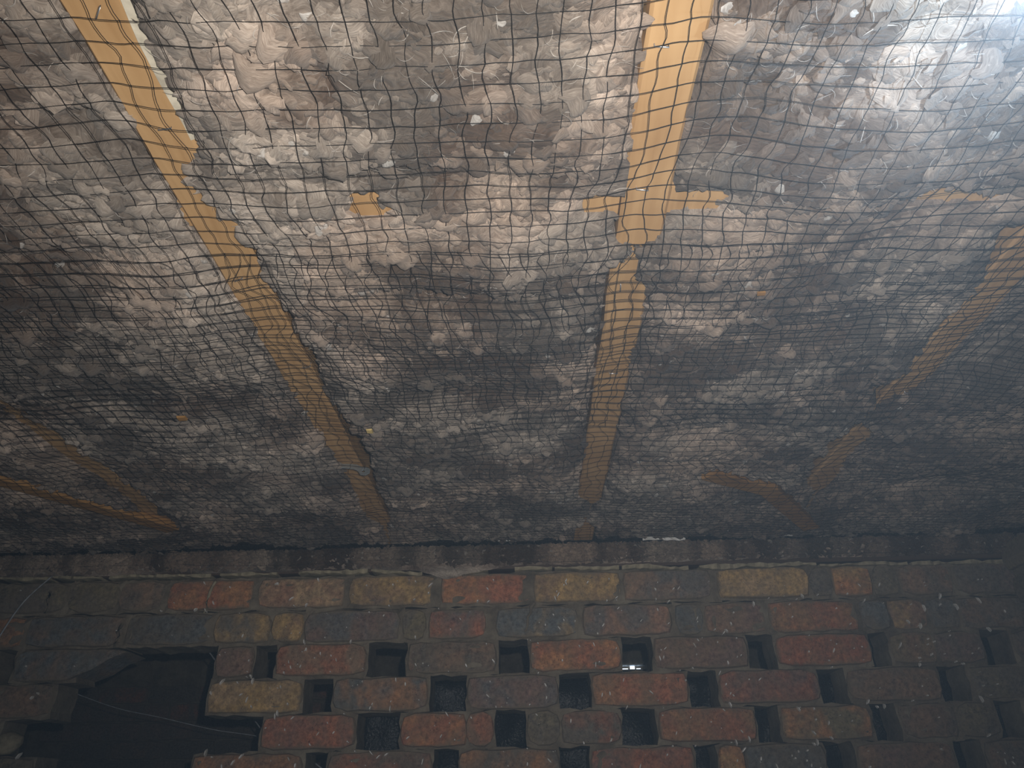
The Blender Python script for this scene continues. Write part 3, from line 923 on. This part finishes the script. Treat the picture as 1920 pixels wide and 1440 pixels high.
V_, F_, C_, T_ = tufts('', None, xr, np.full(n, 1.0), np.full(n, .1), rng.uniform(.008, .024, n), rng.uniform(.005, .011, n), 6, 4, .05, .3)
c0 = np.repeat(np.stack([xr, np.full(n, 1.0), np.zeros(n)], -1), 24, 0)
loc = V_ - c0; mz = loc[:, 2].reshape(n, 24).mean(1).repeat(24)
out = -(loc[:, 2] - mz)
V_ = np.stack([V_[:, 0], np.repeat(yr, 24) - out, np.repeat(zr, 24) + loc[:, 1] * .8], -1)
o = fast_mesh('wool_locks', V_, F_, 4, TUFT, ROLL_O, True, {'Col': ('FLOAT_COLOR', C_ * np.array([.8, .75, .7, 1])), 'tuv': ('FLOAT_VECTOR', T_)}); tag(o, kind='stuff')

# black damp-proof strip in the gap between ceiling wool and roll
nx = 420
u = np.linspace(-1.5, 1.45, nx)
rows = []
for k, (yy, zz) in enumerate(((1.770, .012), (1.779, .001), (1.790, -.0035), (1.802, -.002), (1.815, .004))):
    rows.append(np.stack([u, yy + .003 * fbm(u * 25, u * 0 + k, 77, 3), Z0 + zz + .0025 * fbm(u * 30, u * 0 + k * 3, 78, 3)], -1))
V_ = np.concatenate(rows)
ii = (np.arange(4)[:, None] * nx + np.arange(nx - 1)[None]).ravel()
o = fast_mesh('damp_proof_strip', V_, np.stack([ii, ii + nx, ii + nx + 1, ii + 1], -1), 4, POLY)
tag(o, 'shiny black damp-proof strip in the narrow gap between ceiling wool and wall', 'plastic strip')
for k, (pa, pb, py) in enumerate(((1205, 1285, 1010), (934, 968, 1014), (1458, 1486, 1004), (170, 198, 1028))):
    n = 7; V_, Fc = [], []
    for i in range(n + 1):
        px = pa + (pb - pa) * i / n
        h = (.0035 if k == 0 else .0012) * random.uniform(.5, 1.2)
        X, Z = on_wall(px, py + random.uniform(-1, 1), 1.768)
        V_ += [(X, 1.768, Z - h), (X, 1.766, Z + h), (X, 1.772, Z + h), (X, 1.772, Z - h)]
        if i:
            for q in range(4): Fc.append(((i - 1) * 4 + q, i * 4 + q, i * 4 + (q + 1) % 4, (i - 1) * 4 + (q + 1) % 4))
    Fc += [(3, 2, 1, 0), (n * 4, n * 4 + 1, n * 4 + 2, n * 4 + 3)]
    o = mesh('foil_scrap', V_, Fc, FLECK_GLINT)  # white slivers model the shine on the black strip
    tag(o, ['torn silvery scrap in the black gap right of the straight tan joist', 'thin bright sliver in the black gap left of the straight tan joist', 'small white scrap in the black gap under the right diagonal strut',
            'small white scrap in the black gap at the far left'][k], 'scrap', 'scraps in the gap above the wall')

# ------------------------------------------------------------------ nets
GX = np.linspace(-1.75, 1.65, 425); GY = np.linspace(.1, 1.80, 213)
gx, gy = np.meshgrid(GX, GY)
ee = strip_dist(gx, gy)
DD = wool_down(gx, gy, ee) + wool_fine(gx, gy, ee) * .6
for P_ in STRUTS: DD = np.where(seg_dist(gx, gy, P_) < .024, np.maximum(DD, .0165), DD)
for i in range(1, 7): DD = np.where((np.abs(gx - JX[i]) < .028), np.maximum(DD, .0025), DD)
M = DD.copy()
for r_ in range(6):            # stretch: running maximum, then smoothing
    P = np.pad(M, 1, mode='edge')
    M = np.maximum.reduce([P[1:-1, 1:-1], P[:-2, 1:-1], P[2:, 1:-1], P[1:-1, :-2], P[1:-1, 2:]])
for r_ in range(16):
    P = np.pad(M, 1, mode='edge')
    M = (P[1:-1, 1:-1] * 2 + P[:-2, 1:-1] + P[2:, 1:-1] + P[1:-1, :-2] + P[1:-1, 2:]) / 6


def net_down(x, y):
    fx = np.clip((x - GX[0]) / (GX[1] - GX[0]), 0, len(GX) - 1.001); fy = np.clip((y - GY[0]) / (GY[1] - GY[0]), 0, len(GY) - 1.001)
    ix = fx.astype(int); iy = fy.astype(int); fx -= ix; fy -= iy
    return (M[iy, ix] * (1 - fx) + M[iy, ix + 1] * fx) * (1 - fy) + (M[iy + 1, ix] * (1 - fx) + M[iy + 1, ix + 1] * fx) * fy


def segs_mesh(P0, P1, r):
    """three-sided tubes for every segment"""
    d = P1 - P0; ln = np.linalg.norm(d, axis=1, keepdims=True); ln[ln == 0] = 1; d = d / ln
    up = np.array([[0, 0, 1.]]); a = np.cross(d, up); al = np.linalg.norm(a, axis=1, keepdims=True); al[al < 1e-6] = 1; a /= al
    b2 = np.cross(d, a); n = len(P0)
    V_ = np.zeros((n, 6, 3))
    for k in range(3):
        t = 2 * PI * k / 3 + .5
        off = (a * math.cos(t) + b2 * math.sin(t)) * r
        V_[:, k] = P0 + off - d * r * .6; V_[:, 3 + k] = P1 + off + d * r * .6
    q = np.array([[0, 1, 4, 3], [1, 2, 5, 4], [2, 0, 3, 5]])
    Fa = (q[None] + (np.arange(n) * 6)[:, None, None]).reshape(-1, 4)
    return V_.reshape(-1, 3), Fa


def make_net(name, label, x0, x1, y0, y1, cell, skew, wav, gap, r, seed, drop=0):
    nxn = int((x1 - x0) / cell) + 1; nyn = int((y1 - y0) / cell) + 1
    SUB = 3
    wy_ = wav * .35
    def pos(i, j):
        x = x0 + i * cell; y = y0 + j * cell
        xx_ = x + skew * (y - y0) + wav * fbm(x * 5, y * 7, seed, 2) + wav * .55 * fbm(x * 13, y * 24, seed + 3, 2) + .0016 * fbm(i * .9, j * .9, seed + 1, 1)
        yy_ = y + wy_ * fbm(x * 3 + 9, y * 6, seed + 2, 2) + .0012 * fbm(i * .9 + 50, j * .9, seed + 5, 1)
        return xx_, yy_
    def P(i, j, kind):
        x, y = pos(i, j)
        # threads sway a little between knots
        fr = (j - np.floor(j)) if kind == 0 else (i - np.floor(i))
        s = np.sin(fr * PI) * .0013
        h = fbm(np.floor(i) * 3.7, np.floor(j) * 5.1, seed + 9, 1)
        if kind == 0: x = x + s * h * 1.6
        else: y = y + s * h * .5
        z = Z0 - net_down(x, y) - gap + .0009 * fbm(x * 60, y * 60, seed + 7, 1)
        over = y > 1.775                                   # the net turns down over the roll of wool
        zz_ = np.where(over, np.minimum(z, Z0 - .004 - (y - 1.775)), z)
        yy2 = np.where(over, 1.775 + 0 * y, y)
        return np.stack([x, yy2, zz_], -1)
    segs0, segs1 = [], []
    I, J = np.meshgrid(np.arange(nxn), np.arange(0, (nyn - 1) * SUB)); I = I.ravel().astype(float); J = J.ravel() / SUB
    a = P(I, J, 0); bq = P(I, J + 1 / SUB - 1e-6, 0)
    segs0.append(a); segs1.append(bq)
    I, J = np.meshgrid(np.arange(0, (nxn - 1) * SUB), np.arange(nyn)); I = I.ravel() / SUB; J = J.ravel().astype(float)
    segs0.append(P(I, J, 1)); segs1.append(P(I + 1 / SUB - 1e-6, J, 1))
    A = np.concatenate(segs0); B = np.concatenate(segs1)
    ok = (np.abs(A[:, 0]) < .42 + .64 * A[:, 1])
    V_, Fa = segs_mesh(A[ok], B[ok], r)
    # knots
    I, J = np.meshgrid(np.arange(nxn).astype(float), np.arange(nyn).astype(float)); K = P(I.ravel(), J.ravel(), 0)
    K = K[np.abs(K[:, 0]) < .42 + .64 * K[:, 1]]
    oc = np.array([[1, 0, 0], [-1, 0, 0], [0, 1.4, 0], [0, -1.4, 0], [0, 0, 1], [0, 0, -1]]) * r * 2.1
    Vk = (K[:, None] + oc[None]).reshape(-1, 3)
    fk = np.array([[0, 2, 4, 4], [2, 1, 4, 4], [1, 3, 4, 4], [3, 0, 4, 4], [2, 0, 5, 5], [1, 2, 5, 5], [3, 1, 5, 5], [0, 3, 5, 5]])
    fk = np.array([[0, 2, 1, 3], [0, 4, 1, 5], [2, 4, 3, 5]])
    Fk = (fk[None] + (np.arange(len(K)) * 6)[:, None, None]).reshape(-1, 4) + len(V_)
    o_ = fast_mesh(name, np.concatenate([V_, Vk]), np.concatenate([Fa, Fk]), 4, NETM, None, False)
    tag(o_, label, 'netting')
    print('NET TRIS', (len(Fa) + len(Fk)) * 2)
    return o_


make_net('plastic_netting', 'black plastic netting with wide open squares, under the joists at the top of the picture', -1.4, 1.5, .20, 1.12, .0208, -.01, .012, .0035, .00038, 200)
make_net('plastic_netting', 'black plastic netting in finer crinkled squares, from mid ceiling down to the brick wall', -1.5, 1.5, .655, 1.835, .0200, .05, .034, .0050, .00035, 300)

# ------------------------------------------------------------------ small things caught above the net
X, Y = on_ceiling(668, 866)
st = bpy.data.objects.new('metal_strap', None); C.objects.link(st)
st.location = (X, Y, Z0 - .012); st.rotation_euler = (math.radians(58), 0, 0)
tag(st, 'grey metal strap end with a nail hole, on the long orange joist', 'bracket')
pts = [(-.030, .013), (-.012, .012), (.000, .010), (.010, .004), (.022, .002), (.030, -.004), (.031, -.014), (.024, -.020), (.013, -.018), (.006, -.008), (-.004, -.002), (-.020, .001), (-.030, .002)]
hole = [(.0175 + .004 * math.cos(t), -.009 + .0035 * math.sin(t)) for t in np.linspace(0, 2 * PI, 9)[:-1]]
import bmesh
bm = bmesh.new()
ov = [bm.verts.new((x * .9, y * 1.1, 0)) for x, y in pts]; hv = [bm.verts.new((x * .9, y * 1.1, 0)) for x, y in hole]
es = [bm.edges.new((ov[i], ov[(i + 1) % len(ov)])) for i in range(len(ov))] + [bm.edges.new((hv[i], hv[(i + 1) % len(hv)])) for i in range(len(hv))]
bmesh.ops.triangle_fill(bm, edges=es, use_beauty=True)
me = bpy.data.meshes.new('plate'); bm.to_mesh(me); bm.free(); me.materials.append(ZINC)
o = bpy.data.objects.new('plate', me); C.objects.link(o); o.parent = st; o.modifiers.new('s', 'SOLIDIFY').thickness = .0012
tube('rim', [(x * .9, y * 1.1, -.0008) for x, y in hole + hole[:1]], .0007, ZINC, st, 5)
for (px, py, sx, sy, lab) in ((693, 809, .0042, .0055, 'tiny pale yellow square of wood caught in the net right of the long orange joist'),
                              (341, 785, .0060, .0050, 'tiny orange wood chip caught in the net left of the long orange joist'),
                              (1427, 551, 0.0045, .0028, 'tiny tan wood chip caught in the net far right of the straight tan joist')):
    X, Y = on_ceiling(px, py)
    dz = Z0 - float(net_down(np.array([X]), np.array([Y]))[0]) - .009
    X, Y = on_ceiling(px, py, dz - CAMZ)
    v, f = box_vf(-sx, sx, -sy, sy, -.001, .002)
    v = [(a + random.uniform(-.0008, .0008), b2 + random.uniform(-.0008, .0008), c) for a, b2, c in v]
    o = mesh('wood_chip', [(a + X, b2 + Y, c + dz) for a, b2, c in v], f, CHIP if px == 693 else WOOD_B)
    tag(o, lab, 'wood chip')
# pale strip of lining beside the long orange joist
V_, Fc = [], []
rowsP = [(-40, 215, 236), (0, 231, 254), (40, 247, 272), (75, 262, 286), (108, 279, 307), (145, 298, 326), (181, 318, 346), (215, 338, 352), (237, 350, 358), (262, 362, 366)]
for i, (py, a, b2) in enumerate(rowsP):
    xa, ya = on_ceiling(a - 4, py); xb, yb = on_ceiling(b2 + random.uniform(-3, 3), py)
    V_ += [(xa, ya, Z0 - .0008), (xb, yb, Z0 + .001), (xb, yb, Z0 + .006), (xa, ya, Z0 + .004)]
    if i:
        for q in range(4): Fc.append(((i - 1) * 4 + q, i * 4 + q, i * 4 + (q + 1) % 4, (i - 1) * 4 + (q + 1) % 4)[::-1])
Fc += [(0, 1, 2, 3), tuple(len(V_) - 4 + k for k in (3, 2, 1, 0))]
o = mesh('lining_strip', V_, Fc, PAPER); tag(o, 'pale cream strip of lining along the right side of the long orange joist', 'lining')

# ------------------------------------------------------------------ masonry pier at the right edge
PX = on_wall(1880, 1040, 1.80)[0]
PIER = bpy.data.objects.new('pier_right', None); C.objects.link(PIER); PIER.location = (0, 0, 0)
tag(PIER, 'rough rounded masonry pier at the right edge in front of the brick wall', 'pier')
v, f = box_vf(PX + .012, PX + .40, 1.612, 1.80, 0, Z0 - .035)
mesh('core', v, f, MORTAR, PIER)
z = .01; r_ = 0
while z < Z0 - .05:
    x = PX + (0 if r_ % 2 else -.004); first = True
    while x < PX + .38:
        wd = .10 if (first and r_ % 2) else .205
        c = random.choice([OLV, OLV, DRK, BRN])
        add_brick(PIER, x, min(x + wd, PX + .41), z, z + .063, 1.60, 1.80, c, OLV, .02)
        x += wd + .011; first = False
    z += .0745; r_ += 1
